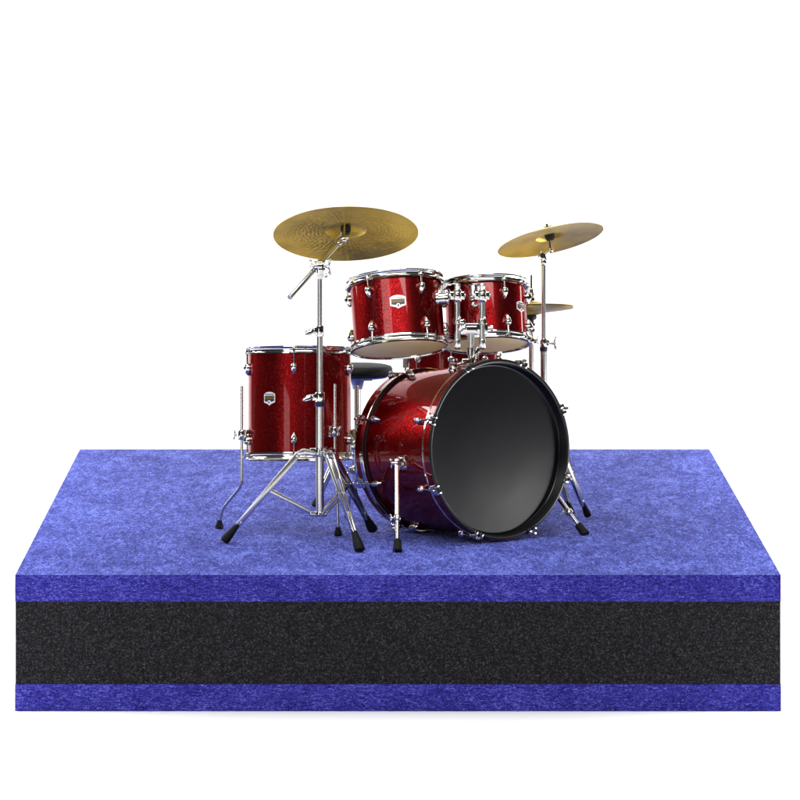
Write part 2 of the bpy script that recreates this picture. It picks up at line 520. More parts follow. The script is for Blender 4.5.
def badge(par, fr, rs, ang, h, wd, ht, letters=True):
    """chrome shield badge bent round the shell"""
    def mp(u, v, d): return fr.pt(rs + d, R(ang) + u / rs, h + v)
    def patch(poly, d0, d1):
        bm = new(); n_ = len(poly)
        # fan of strips: resample across so that it bends with the shell
        us = sorted(set([round(min(p[0] for p in poly) + (max(p[0] for p in poly) - min(p[0] for p in poly)) * i / 14, 6) for i in range(15)]))
        def ext(u):
            vs = []
            for i in range(n_):
                (x0, y0), (x1, y1) = poly[i], poly[(i + 1) % n_]
                if (x0 - u) * (x1 - u) <= 0 and abs(x1 - x0) > 1e-9: vs.append(y0 + (y1 - y0) * (u - x0) / (x1 - x0))
            return (min(vs), max(vs)) if vs else None
        rg = []
        for k, u in enumerate(us):
            uu = u + (1e-6 if k == 0 else -1e-6 if k == len(us) - 1 else 0)
            e = ext(uu)
            if e is None: continue
            lo, hi = e
            rg.append([mp(u, lo, d0), mp(u, hi, d0), mp(u, hi, d1), mp(u, lo, d1)])
        loft(bm, rg, True, True, True)
        return bm
    w, t = wd / 2, ht / 2
    shield = [(-w, -t * .62), (-w, t * .66), (-w * .55, t * .92), (0, t), (w * .55, t * .92), (w, t * .66), (w, -t * .62), (w * .35, -t * .86), (0, -t * 1.12), (-w * .35, -t * .86)]
    bd_ = part('badge', patch(shield, -.0005, .0016), badge_white, par, 'silver shield badge with a dark and gold band')
    part('badge_field', patch([(-w * .86, -t * .42), (-w * .86, t * .38), (w * .86, t * .38), (w * .86, -t * .42), (0, -t * .62)], .0012, .0020), badge_dark, bd_)
    bg = part('badge_band', patch([(-w * .82, -t * .14), (-w * .82, t * .26), (w * .82, t * .26), (w * .82, -t * .14)], .0016, .0023), badge_gold, bd_)
    bm = new()
    prof(bm, mp(0, -t * .60, .001), fr.rad(R(ang)), [(0, t * .30), (.0022, t * .30), (.0026, t * .24)], 20)
    part('emblem_ring', bm, badge_white, bd_)
    bm = new(); prof(bm, mp(0, -t * .60, .0032), fr.rad(R(ang)), [(0, t * .15), (.0008, t * .14)], 16)
    part('emblem_dot', bm, badge_dark, bd_)
    if letters:
        cu = bpy.data.curves.new('txt', 'FONT'); cu.body = 'YAMAHA'; cu.size = t * .40; cu.align_x = 'CENTER'; cu.align_y = 'CENTER'; cu.extrude = .00035; cu.space_character = 1.05
        to = bpy.data.objects.new('txt', cu); COL.objects.link(to)
        me = bpy.data.meshes.new_from_object(to.evaluated_get(bpy.context.evaluated_depsgraph_get()))
        bpy.data.objects.remove(to)
        bm = new(); bm.from_mesh(me); bpy.data.meshes.remove(me)
        for v in bm.verts: v.co = mp(v.co.x * 1.0, v.co.y + t * .60, .0021 + v.co.z)
        part('lettering', bm, badge_dark, bd_, smooth=False)
    return bd_


def shell(fr, rs, h0, h1, taper=None):
    bm = new(); k = 10; pr = []
    for i in range(k + 1):
        h = h0 + (h1 - h0) * i / k; pr.append((rs if taper is None else taper(h), h))
    inner = [(r - .007, h) for r, h in reversed(pr)]
    lathe(bm, fr, pr + inner, 160, loop=True)
    return bm


def drum_head(fr, r, h, up):
    bm = new()
    lathe(bm, fr, [(r, h - up * .010), (r + .0015, h - up * .004), (r - .001, h), (r - .006, h + up * .0006), (r * .6, h + up * .0009), (0, h + up * .001),
                   (0, h - up * .0004), (r - .006, h - up * .0006), (r - .003, h - up * .010)], 128, loop=True)
    return bm


# ------------------------------------------------------------------ floor tom
FTY = 17.12
fr, L = axis_frame((299.8, 460), (299.5, 347.5), FTY, -.028)
rh = 54 * S(FTY); rs = 52.0 * S(FTY) - .002
base = fr.O.copy(); 
ft = root('floor_tom', (base.x, base.y, 0), 'tall red sparkle floor tom on three bent chrome legs left of the bass drum', 'drum')
FT = fr
part('shell', shell(fr, rs, .012, L - .012), red, ft)
part('hoop', flanged_hoop(fr, rs, rh, L - .025, L, 1), chrome, ft)
part('hoop', flanged_hoop(fr, rs, rh, 0, .024, -1), chrome, ft)
part('drum_head', drum_head(fr, rs + .002, L - .008, 1), head_cream, ft)
part('drum_head', drum_head(fr, rs + .002, .008, -1), head_cream, ft)
FA = [-6, -76, 67, 122, 180, -130]
lug_set(ft, fr, rs, rh, FA, L - .073, L - .020, 1)
lug_set(ft, fr, rs, rh, FA, .068, .020, -1)
badge(ft, fr, rs, -35.5, L - 52 * S(FTY), .042, .041)
# legs: bracket on the shell, rod with two bends, rubber foot
def ft_leg(foot, ang, rod_top_px, knee1, knee2, hb):
    a = R(ang)
    bm = new()
    pb = fr.pt(rs, a, hb)
    box(bm, pb + fr.rad(a) * .006, (fr.tan(a), fr.n, fr.rad(a)), (.013, .019, .007), .003)
    br = part('leg_bracket', bm, chrome, ft)
    c = pb + fr.rad(a) * .024
    bm = new(); prof(bm, c - Vector((0, 0, .016)), (0, 0, 1), [(0, .0105), (.003, .0125), (.029, .0125), (.032, .0105)], 20)
    tube(bm, pb, c, .008)
    wing_nut(bm, c + fr.rad(a) * .02, fr.rad(a), fr.n + fr.tan(a) * .4, .011)
    part('clamp_screw', bm, chrome, br)
    top_ = Vector((c.x, c.y, rod_top_px))
    pts = [top_, Vector((c.x, c.y, knee1)), Vector((foot.x + (c.x - foot.x) * .14, foot.y + (c.y - foot.y) * .14, knee2)), foot + Vector((0, 0, .018))]
    bm = new(); pipe(bm, pts, .0048, 14, True, .02)
    for i in range(8):
        z = rod_top_px - .01 - i * .012
        prof(bm, (c.x, c.y, z - .0015), (0, 0, 1), [(0, .0048), (.001, .0056), (.002, .0056), (.003, .0048)], 14)
    lg = part('leg', bm, chrome_tube, ft)
    rubber_foot(lg, foot + Vector((0, 0, .001)), (0, 0, 1), .028, .0075, .0125, 1)
    return c
def zt(py, Y): return CZ - (py - HOR) * Y / F
ft_leg(G(219.5, 529), -79, zt(385, 17.1), zt(484, 17.1), zt(510, 17.08), L - (434 - 347) * S(FTY))
ft_leg(G(338, 536), 36, zt(384, 16.95), zt(474, 16.95), zt(505, 16.93), L - (432 - 347) * S(FTY))
ft_leg(G(348.4, 518.5), 100, zt(384, 17.2), zt(474, 17.2), zt(500, 17.3), L - (434 - 347) * S(FTY))

# ------------------------------------------------------------------ rack toms
def rack_tom(name, label, bot, top, Y, nv, Rh, lugA, lugB, badge_ang, badge_dy, badge_w, bracket):
    fr, L = axis_frame(bot, top, Y, nv)
    rh = Rh * S(Y); rs = rh * .945 - .002
    c = fr.pt(0, 0, 0)
    t = root(name, c, label, 'drum', 'tom drums mounted above the bass drum')
    part('shell', shell(fr, rs, .012, L - .012), red, t)
    part('hoop', flanged_hoop(fr, rs, rh, L - .027, L, 1), chrome, t)
    part('hoop', flanged_hoop(fr, rs, rh, 0, .026, -1), chrome, t)
    part('drum_head', drum_head(fr, rs + .002, L - .009, 1), head_cream, t)
    part('drum_head', drum_head(fr, rs + .002, .006, -1), head_cream, t, 'cream lower head facing the viewer')
    lug_set(t, fr, rs, rh, lugA, L - .062, L - .022, 1)
    lug_set(t, fr, rs, rh, lugB, .060, .021, -1)
    badge(t, fr, rs, badge_ang, L / 2 + badge_dy, badge_w, badge_w * .82)
    # mount bracket on the shell
    a = R(bracket[0]); hb = bracket[1] * L
    bm = new()
    box(bm, fr.pt(rs + .005, a, hb), (fr.tan(a), fr.n, fr.rad(a)), (.019, .027, .006), .004)
    for s_ in (-1, 1):
        prof(bm, fr.pt(rs + .010, a, hb + s_ * .018), fr.rad(a), [(0, .005), (.004, .005), (.005, .003)], 12)
    br = part('mount_bracket', bm, chrome, t)
    bm = new()
    cc = fr.pt(rs + .024, a, hb)
    tube(bm, fr.pt(rs + .004, a, hb), cc, .012)
    prof(bm, cc - fr.n * .018, fr.n, [(0, .012), (.003, .0145), (.033, .0145), (.036, .012)], 24)
    wing_nut(bm, cc + fr.tan(a) * .022, fr.tan(a), fr.n, .010)
    part('clamp', bm, chrome, br)
    return t, fr, L, rs, cc


T1Y, T2Y = 16.96, 17.07
tom1, f1, L1, rs1, cc1 = rack_tom('rack_tom', 'larger of the two red sparkle rack toms, left, with a silver badge facing front', (400, 350), (394.6, 278.3), T1Y, -.195, 48.8,
                                  [-34, 33, -93, 97, 150, -150], [-33, 36, -93, 97, 150, -150], 2, .012, .050, (72, .66))
tom2, f2, L2, rs2, cc2 = rack_tom('rack_tom', 'smaller red sparkle rack tom, right, behind the chrome holder posts', (487.3, 346), (484.8, 282), T2Y, -.2, 43.4,
                                  [27, 84, -86, 140, -146], [30, 84, -84, 140, -146], 59, .006, .042, (-14, .72))

# ------------------------------------------------------------------ bass drum
BY_F, BY_R = 16.80, 17.13
Ff = W(500.3, 449.2, BY_F + .01); Fr_ = W(419.3, 449.8, BY_R + .01)
ax_ = (Ff - Fr_); BL = ax_.length
bfr = Frame(Fr_, ax_, (0, 0, 1))
RF = 90.0 * S(BY_F); RR_ = 80.3 * S(BY_R)
def Rb(h): return RR_ + (RF - RR_) * h / BL
lowf = bfr.pt(RF, PI, BL); lowr = bfr.pt(RR_, PI, 0)
print('BASS low pts', lowf, lowr, 'len', BL, 'nv', bfr.n.dot((CAM - Ff).normalized()), proj(lowf), proj(lowr))
bass = root('bass_drum', (Ff.x * .5 + Fr_.x * .5, Ff.y * .5 + Fr_.y * .5, 0), 'big red sparkle bass drum with a plain glossy black front head turned to the right', 'drum')
HW = .043
part('shell', shell(bfr, 0, HW - .006, BL - HW + .006, lambda h: Rb(h) - .0095), red, bass)
def b_hoop(h0, h1, front):
    bm = new()
    if front:
        pr = [(Rb(h0), h0), (Rb(h1), h1 - .004), (Rb(h1) - .0115, h1 - .004), (Rb(h0) - .0115, h0)]
    else:
        pr = [(Rb(h0), h0), (Rb(h1), h1), (Rb(h1) - .0145, h1), (Rb(h0) - .0145, h0)]
    lathe(bm, bfr, pr, 192, loop=True)
    return bm
hp = part('hoop', b_hoop(BL - HW, BL, True), red, bass, 'front hoop with black edge and thin chrome stripe')
bm = new(); lathe(bm, bfr, [(Rb(BL) - .0005, BL - .0055), (Rb(BL) - .001, BL - .0008), (Rb(BL) - .003, BL + .0004), (Rb(BL) - .0105, BL + .0004), (Rb(BL) - .0128, BL - .001), (Rb(BL) - .0138, BL - .005), (Rb(BL - HW) - .0148, BL - HW + .001), (Rb(BL - HW) - .0118, BL - HW + .001), (Rb(BL) - .0112, BL - .0055)], 192, loop=True)
part('hoop_edge', bm, black_lacquer, hp)
bm = new(); h_ = BL - .036
lathe(bm, bfr, [(Rb(h_) - .001, h_ - .0036), (Rb(h_) + .0014, h_ - .0026), (Rb(h_) + .0014, h_ + .0026), (Rb(h_) - .001, h_ + .0036)], 192, loop=True)
part('inlay_stripe', bm, chrome, hp)
hp = part('hoop', b_hoop(0, HW + .002, False), red, bass, 'rear hoop with a wide chrome stripe')
bm = new(); h_ = .026
h_ = .034
lathe(bm, bfr, [(Rb(h_) - .001, h_ - .0095), (Rb(h_) + .0016, h_ - .0075), (Rb(h_) + .0016, h_ + .0075), (Rb(h_) - .001, h_ + .0095)], 192, loop=True)
part('inlay_stripe', bm, chrome, hp)
# black line between hoop and shell
bm = new(); lathe(bm, bfr, [(Rb(0) - .012, HW + .001), (Rb(HW) - .0035, HW + .001), (Rb(HW) - .0035, HW + .006), (Rb(0) - .012, HW + .006)], 160, loop=True)
part('head_collar', bm, black_plastic, hp)
bm = new()
HD = BL - .033
lathe(bm, bfr, [(RF - .0150, HD - .008), (RF - .0164, HD + .003), (RF - .0176, HD + .0055), (RF - .0190, HD + .0045), (RF - .0198, HD + .0014), (RF - .0206, HD + .0010), (RF - .023, HD + .0009), (RF * .6, HD + .0006), (RF * .3, HD + .0003), (0, HD), (0, HD - .002), (RF - .023, HD - .003)], 192, loop=True)
part('drum_head', bm, head_black, bass, 'plain glossy black front head')
bm = new()
lathe(bm, bfr, [(RR_ - .016, .030), (RR_ * .5, .0315), (0, .032), (0, .034), (RR_ * .5, .0335), (RR_ - .016, .034)], 128, loop=True)
part('drum_head', bm, head_cream, bass)


def claw(deg, front):
    a = R(deg); s = 1 if front else -1
    he = BL if front else 0.0
    hl = BL - .089 if front else .092
    n_ = bfr.n * s; rad = bfr.rad(a); tan = bfr.tan(a)
    re = Rb(he)
    bm = new(); lug_solid(bm, bfr.pt(Rb(hl) - .0095, a, hl), n_, rad, .040, .022, .022)
    lg = part('lug', bm, chrome, bass)
    bm = new()
    p0 = bfr.pt(Rb(hl) + .002, a, hl + s * .012); p1 = bfr.pt(re + .011, a, he + s * .004)
    tube(bm, p0, p1, .003, .003, 12)
    # handle end
    prof(bm, p1 - n_ * .004, n_, [(0, .005), (.010, .0045), (.014, .0030)], 14)
    part('tension_rod', bm, chrome, lg)
    bm = new()
    w_ = .0115
    for k in (-1, 1):
        q = bfr.pt(re, a, he) + tan * k * w_
        box(bm, q + n_ * .0035 - rad * .0015, (tan, rad, n_), (.0058, .0090, .0032), .0015)
        box(bm, q + rad * .0035 - n_ * .009, (tan, rad, n_), (.0050, .0030, .0135), .0015)
    box(bm, bfr.pt(re + .0055, a, he - s * .014), (tan, rad, n_), (w_ + .004, .0030, .0070), .0015)
    part('claw', bm, chrome, bass)
for k in range(8): claw(22.5 + 45 * k, True)
for k in range(8): claw(20 + 45 * k, False)


def surf(px, py):
    best = None
    for i in range(360):
        a = 2 * PI * i / 360
        for j in range(60):
            h = HW + (BL - 2 * HW) * j / 59
            p = bfr.pt(Rb(h) - .0095, a, h)
            if bfr.rad(a).dot(CAM - p) < 0: continue
            q = proj(p); d = math.hypot(q[0] - px, q[1] - py)
            if best is None or d < best[0]: best = (d, a, h, p)
    return best


def spur(px, py, foot, given=None):
    if given: a, h = given; p = bfr.pt(Rb(h) - .0095, a, h)
    else: _, a, h, p = surf(px, py)
    rad, tan = bfr.rad(a), bfr.tan(a)
    bm = new()
    box(bm, p + rad * .003, (bfr.n, tan, rad), (.019, .022, .003), .002)
    for sx_ in (-1, 1):
        for sy_ in (-1, 1): prof(bm, p + rad * .006 + bfr.n * sx_ * .012 + tan * sy_ * .015, rad, [(0, .0032), (.003, .003), (.0035, .0015)], 12)
    box(bm, p + rad * .012 - bfr.n * .004, (bfr.n, tan, rad), (.007, .016, .007), .002)
    br = part('spur_bracket', bm, chrome, bass)
    bm = new(); c = p + rad * .026
    tube(bm, c - bfr.n * .016, c + bfr.n * .012, .009)
    wing_nut(bm, c - bfr.n * .024, -bfr.n, tan, .011)
    part('pivot_bolt', bm, chrome, br)
    d = (foot + Vector((0, 0, .003)) - c)
    bm = new(); mid = c + d * .62
    tube(bm, c - d * .04, mid, .0078, .0078, 20)
    prof(bm, mid - d.normalized() * .008, d, [(0, .0095), (.003, .0118), (.014, .0118), (.018, .0095)], 20)
    wing_nut(bm, mid + Vector((-.017, -.004, 0)), Vector((-1, -.2, .1)), d, .009)
    tube(bm, mid, foot + Vector((0, 0, .002)) - d.normalized() * .036, .0058, .0054, 16)
    lg = part('spur', bm, chrome_tube, bass)
    rubber_foot(lg, foot + Vector((0, 0, .001)), -d, .046, .0118, .0145, 1)
spur(404, 462, G(397.5, 552.5))
# right spur: from the far side of the shell
best = None
for i in range(360):
    a = 2 * PI * i / 360
    h = BL * .66
    p = bfr.pt(Rb(h), a, h); q = proj(p)
    if p.x > Ff.x * .8:
        d = abs(q[0] - 556) + abs(q[1] - 474) * .6
        if best is None or d < best[0]: best = (d, a, h)
spur(0, 0, G(586, 535.5), (best[1], best[2]))

# ------------------------------------------------------------------ tripod stands
def tripod_leg(par, c, foot, zc, zb, foot_len, foot_w, wd=.011, thick=.0022, mid_t=.48, barw=.0084):
    """double strip leg arching out of the upper collar, braced from the lower collar"""
    out = Vector((foot.x - c.x, foot.y - c.y, 0)); rr = out.length; out.normalize(); side = Vector((-out.y, out.x, 0))
    up = Vector((0, 0, 1))
    A = c + out * .016 + up * (zc - .004); B = c + out * .052 + up * (zc + .003)
    tipdir = (B - (foot + up * .006)).normalized()
    E = foot + tipdir * foot_len * .9 + up * .004
    bm = new()
    for k in (-1, 1):
        a = A + side * wd * k; b_ = B + side * wd * 1.05 * k
        e = E + side * wd * .38 * k
        d = (e - b_).normalized(); pu = (side.cross(d)).normalized()
        if pu.z < 0: pu = -pu
        b2 = b_ + out * .016 - up * .009
        bar(bm, a, b_ , side, barw * .85, thick, .0008)
        bar(bm, b_ - out * .003, b2 + out * .001, side, barw * .95, thick, .0008)
        bar(bm, b2, e, side, barw, thick, .0008)
    # cross rivets and a web near the top
    B2 = B + out * .016 - up * .009
    for t in (.02, mid_t, .93):
        q = B2.lerp(E, t); w_ = wd * (1.05 - .67 * t) + .004
        tube(bm, q - side * w_, q + side * w_, .0034, .0034, 12)
    for t0, t1 in ((.05, .30), (.72, .98)):
        q0 = B2.lerp(E, t0); q1 = B2.lerp(E, t1)
        d = (q1 - q0).normalized(); pu = side.cross(d)
        if pu.z < 0: pu = -pu
        w0 = wd * (1.05 - .67 * (t0 + t1) / 2)
        bar(bm, q0 + pu * barw * .6, q1 + pu * barw * .6, pu, w0 * .9, .001, .0005)
    lg = part('leg', bm, chrome_tube, par)
    bm = new(); q = B2.lerp(E, mid_t); l0 = c + out * .020 + up * zb
    for k in (-1, 1):
        bar(bm, l0 + side * wd * .55 * k, q + side * wd * .62 * k, side, barw * .75, thick * .8, .0006)
    part('brace', bm, chrome_tube, lg)
    # band at the join with the shoe
    bm = new(); q = B2.lerp(E, .965)
    prof(bm, q, (E - B2).normalized(), [(0, foot_w * .56), (foot_len * .16, foot_w * .6)], 16, .75, up)
    part('band', bm, black_plastic, lg)
    rubber_foot(lg, foot + tipdir * foot_len * .05 + up * .004, (B2 - foot - up * .004), foot_len, foot_w * .60, foot_w, .85)
    return lg


def collar(bm, c, r, h, ears=None, w=.012):
    prof(bm, c - Vector((0, 0, h / 2)), (0, 0, 1), [(0, r * .95), (h * .08, r), (h * .92, r), (h, r * .95)], 28)
    for o in (ears or []):
        o = Vector((o.x, o.y, 0)).normalized(); s_ = Vector((-o.y, o.x, 0))
        for k in (-1, 1): box(bm, c + o * (r + .006) + s_ * w * .8 * k, (o, s_, Vector((0, 0, 1))), (.009, .0022, h * .42), .001)
        tube(bm, c + o * (r + .009) - s_ * w, c + o * (r + .009) + s_ * w, .0032, .0032, 12)


# boom cymbal stand
BS = W(319.8, 500, 16.76); c0 = Vector((BS.x, 16.76, 0))
bs = root('boom_cymbal_stand', c0, 'tall chrome boom stand on a double braced tripod in front of the floor tom', 'cymbal stand', 'cymbal stands')
feet = [G(223, 543.5), G(360.5, 553), G(373.5, 532)]
zc, zb = zt(452, 16.76), zt(514, 16.76)
for f_ in feet: tripod_leg(bs, c0, f_, zc, zb, .070, .0165)
ears = [f_ - c0 for f_ in feet]
bm = new(); collar(bm, c0 + Vector((0, 0, zc)), .0165, .028, ears); part('leg_collar', bm, chrome, bs)
bm = new(); collar(bm, c0 + Vector((0, 0, zb)), .0150, .016, ears, .009); part('leg_collar', bm, chrome, bs)
def up(z): return c0 + Vector((0, 0, z))
bm = new(); tube(bm, up(zb - .006), up(zt(404, 16.76)), .0127, None, 28); part('lower_tube', bm, chrome_tube, bs)
bm = new(); tube(bm, up(zt(404, 16.76) - .01), up(zt(332, 16.76)), .0095, None, 28); part('middle_tube', bm, chrome_tube, bs)
bm = new(); tube(bm, up(zt(332, 16.76) - .01), up(zt(272, 16.76)), .0076, None, 24); part('upper_tube', bm, chrome_tube, bs)
def stand_clamp(par, P, r, z, lever_dir, ring=True, h=.030):
    bm = new(); memory_clamp(bm, P(z), (0, 0, 1), r, h, lever_dir)
    lv = Vector(lever_dir).normalized()
    q = P(z) + lv * r * 1.5 + Vector((0, 0, h * .15))
    prof(bm, q, lv + Vector((0, 0, -.42)), [(0, .004), (.006, .008), (.016, .010), (.028, .0075), (.036, .002)], 16, .42, (0, -1, .2))
    o = part('height_clamp', bm, chrome, par)
    if ring:
        bm = new(); prof(bm, P(z - h / 2 - .0125), (0, 0, 1), [(0, r * .96), (.002, r * 1.02), (.012, r * 1.02), (.0125, r * .9)], 24); part('nylon_ring', bm, black_plastic, o)
        bm = new(); prof(bm, P(z - h / 2 - .0155), (0, 0, 1), [(0, r * .93), (.003, r * .95)], 24); part('blue_ring', bm, blue_ring, o)
stand_clamp(bs, up, .0150, zt(397, 16.76), (-1, -.35, 0))
stand_clamp(bs, up, .0120, zt(331, 16.76), (-1, -.35, 0), False, .034)
# boom tilter
TB = W(319.5, 267, 16.76)
bm = new()
box(bm, TB + Vector((0, 0, -.012)), ((1, 0, 0), (0, 1, 0), (0, 0, 1)), (.0125, .011, .026), .004)
tube(bm, TB + Vector((-.016, -.004, .004)), TB + Vector((.018, -.004, .004)), .0145, None, 28)
tube(bm, TB + Vector((-.006, -.004, .004)), TB + Vector((.008, -.004, .004)), .0195, None, 28)
box(bm, TB + Vector((.004, -.014, -.004)), ((1, 0, 0), (0, 1, 0), (0, 0, 1)), (.009, .008, .018), .003)
wing_nut(bm, TB + Vector((-.023, -.008, .004)), (-1, -.35, 0), (.15, 0, 1), .0155)
wing_nut(bm, TB + Vector((.026, -.006, .002)), (1, -.35, 0), (.15, 0, 1), .0170)
prof(bm, TB + Vector((.016, -.008, -.026)), (1, 0, 0), [(0, .007), (.008, .0065), (.010, .003)], 16)
part('boom_tilter', bm, chrome, bs)
b0 = W(289.5, 297.5, 16.66); b1 = W(339.5, 242, 16.885)
bm = new(); dd = (b1 - b0).normalized()
off = Vector((0, -.026, 0))
tube(bm, b0, b1, .0074, None, 20)
prof(bm, b0 - dd * .002, dd, [(0, .006), (.002, .0082), (.008, .0082), (.010, .0074)], 20)
part('boom_arm', bm, chrome_tube, bs)
# cymbal seat tilter at the end of the boom
bm = new()
tp = W(343.5, 239.5, 16.89)
prof(bm, b1 - dd * .014, dd, [(0, .009), (.003, .011), (.018, .011), (.022, .008)], 20)
ball(bm, tp, .011, (1.05, .8, 1.1))
tube(bm, tp - Vector((.016, 0, .001)), tp + Vector((.016, 0, .004)), .0075, None, 18)
wing_nut(bm, tp + Vector((-.010, -.006, .014)), (-1, -.3, .8), (0, 0, 1), .008)
part('seat_tilter', bm, chrome, bs)


# ------------------------------------------------------------------ cymbals
def cymbal(name, label, group, centre, n, rad_, bell_r, bell_h, bow, mat, thick=.0016, flip=False):
    fr = Frame(centre, n, (0, -1, .3))
    t = root(name, centre, label, 'cymbal', group)
    def hgt(r):
        if r < bell_r: return bow + bell_h * math.sqrt(max(0, 1 - (r / bell_r) ** 2)) * .92 + bell_h * .0
        x = (r - bell_r) / (rad_ - bell_r)
        return bow * (1 - x ** 1.5)
    K = 56; seg = 160
    rs_ = [.005 + (rad_ - .005) * (i / K) for i in range(K + 1)]
    pr = [(r, hgt(r) + thick / 2) for r in rs_] + [(r, hgt(r) - thick / 2) for r in reversed(rs_)]
    bm = new(); uvl = bm.loops.layers.uv.new('UVMap')
    s_ = -1 if flip else 1
    rg = [[fr.pt(r, 2 * PI * i / seg + PI, h * s_) for i in range(seg)] for r, h in pr + [pr[0]]]
    vr = loft(bm, rg)
    rr = {}
    for ring, (r, h) in zip(vr, pr + [pr[0]]):
        for i, v in enumerate(ring): rr[v] = (r, i / seg)
    for f in bm.faces:
        for l in f.loops: l[uvl].uv = rr[l.vert]
    bmesh.ops.remove_doubles(bm, verts=bm.verts, dist=1e-6)
    part('plate' if False else 'bronze_plate', bm, mat, t, None, 30)
    return t, fr


def seat_parts(par_stand, fr, bow, bell_h, base_pt, r_felt=.016, h_felt=.026, top=True):
    """stem, felts and wing nut that hold a cymbal; belongs to the stand"""
    zc_ = bow + bell_h * .9
    bm = new()
    tube(bm, base_pt, fr.pt(0, 0, zc_ + .030), .0042, None, 14)
    part('stem', bm, chrome, par_stand)
    bm = new()
    prof(bm, fr.pt(0, 0, zc_ - .004 - h_felt), fr.n, [(0, r_felt * .72), (.004, r_felt * .78), (h_felt * .35, r_felt * .95), (h_felt * .9, r_felt), (h_felt, r_felt * .9)], 24)
    part('lower_felt', bm, felt_black, par_stand)
    bm = new()
    prof(bm, fr.pt(0, 0, zc_ + .0015), fr.n, [(0, r_felt * .95), (.008, r_felt), (.0085, r_felt * .5)], 24)
    part('upper_felt', bm, felt_black, par_stand)
    bm = new(); wing_nut(bm, fr.pt(0, 0, zc_ + .018), fr.n, fr.e1, .009)
    part('wing_nut', bm, chrome, par_stand)


def disc_normal(px, py, Y, nv, rot):
    mid = W(px, py, Y); v = (CAM - mid).normalized()
    X = Vector((1, 0, 0)); X = (X - X.dot(v) * v).normalized(); U = v.cross(X)
    if U.z < 0: U = -U
    k = math.sqrt(1 - nv * nv)
    return (-X * math.sin(R(rot)) + U * math.cos(R(rot))) * k + v * nv


CYY = 16.93
nn = disc_normal(346, 232.7, CYY, -.372, 1.2)
cl, cfr = cymbal('ride_cymbal', 'large hammered brass cymbal tilted on the boom stand above the floor tom', 'cymbals of the kit', W(345.8, 234.0, CYY), nn, 72.6 * S(CYY), 19.5 * S(CYY), .020, .012, brass_h)
seat_parts(bs, cfr, .012, .020, tp, .0165, .026)

# straight cymbal stand on the right
CSY = 17.25
c0 = Vector((W(543.6, 300, CSY).x, CSY, 0))
cs = root('straight_cymbal_stand', c0, 'slim straight chrome cymbal stand behind the right side of the bass drum', 'cymbal stand', 'cymbal stands')
def up2(z): return c0 + Vector((0, 0, z))
f0 = G(588.5, 518)
v0 = f0 - c0
feet = [f0] + [c0 + Matrix.Rotation(R(a), 3, 'Z') @ v0 for a in (120, 210)]
zc, zb = zt(440, CSY), zt(500, CSY)
for f_ in feet: tripod_leg(cs, c0, f_, zc, zb, .052, .0125, .009)
ears = [f_ - c0 for f_ in feet]
bm = new(); collar(bm, up2(zc), .0155, .028, ears); part('leg_collar', bm, chrome, cs)
bm = new(); collar(bm, up2(zb), .0145, .016, ears, .009); part('leg_collar', bm, chrome, cs)
bm = new(); tube(bm, up2(zb - .006), up2(zt(349, CSY)), .0105, None, 24); part('lower_tube', bm, chrome_tube, cs)
bm = new(); tube(bm, up2(zt(350, CSY)), up2(zt(262, CSY)), .0068, None, 24); part('upper_tube', bm, chrome_tube, cs)
bm = new(); memory_clamp(bm, up2(zt(342.5, CSY)), (0, 0, 1), .0115, .026, (1, -.2, 0))
tube(bm, up2(zt(343, CSY)) + Vector((.012, -.003, 0)), up2(zt(343, CSY)) + Vector((.028, -.006, 0)), .0035)
wing_nut(bm, up2(zt(343, CSY)) + Vector((.033, -.007, 0)), (1, -.2, 0), (0, -.2, 1), .0145)
o_ = part('height_clamp', bm, chrome, cs)
bm = new(); prof(bm, up2(zt(342.5, CSY) - .0265), (0, 0, 1), [(0, .0118), (.002, .0124), (.012, .0124), (.0125, .011)], 24); part('nylon_ring', bm, black_plastic, o_)
bm = new(); prof(bm, up2(zt(342.5, CSY) - .0295), (0, 0, 1), [(0, .0113), (.003, .0116)], 24); part('blue_ring', bm, blue_ring, o_)
bm = new()
q = W(543.6, 259, CSY); q2 = W(550.6, 250, CSY + .005)
prof(bm, q - Vector((0, 0, .020)), (0, 0, 1), [(0, .0075), (.004, .0095), (.018, .0095), (.022, .007)], 20)
box(bm, q + Vector((0, 0, .006)), ((1, 0, .3), (0, 1, 0), (-.3, 0, 1)), (.008, .008, .014), .003)
tube(bm, q + Vector((-.004, -.016, .012)), q + Vector((-.004, .016, .012)), .0085, None, 20)
wing_nut(bm, q + Vector((-.010, -.012, .018)), (-.7, -.5, .3), (0, 0, 1), .009)
tube(bm, q + Vector((0, 0, .012)), q2, .006, None, 16)
ball(bm, q2, .0095)
part('seat_tilter', bm, chrome, cs)
nn = disc_normal(550.3, 239.3, CSY, -.235, 13)
cr, crfr = cymbal('crash_cymbal', 'smooth brass cymbal tilted to the left on the slim right-hand stand', 'cymbals of the kit', W(550.6, 240.2, CSY), nn, 54.2 * S(CSY), 14.2 * S(CSY), .016, .011, brass)
seat_parts(cs, crfr, .011, .016, q2, .0165, .021)

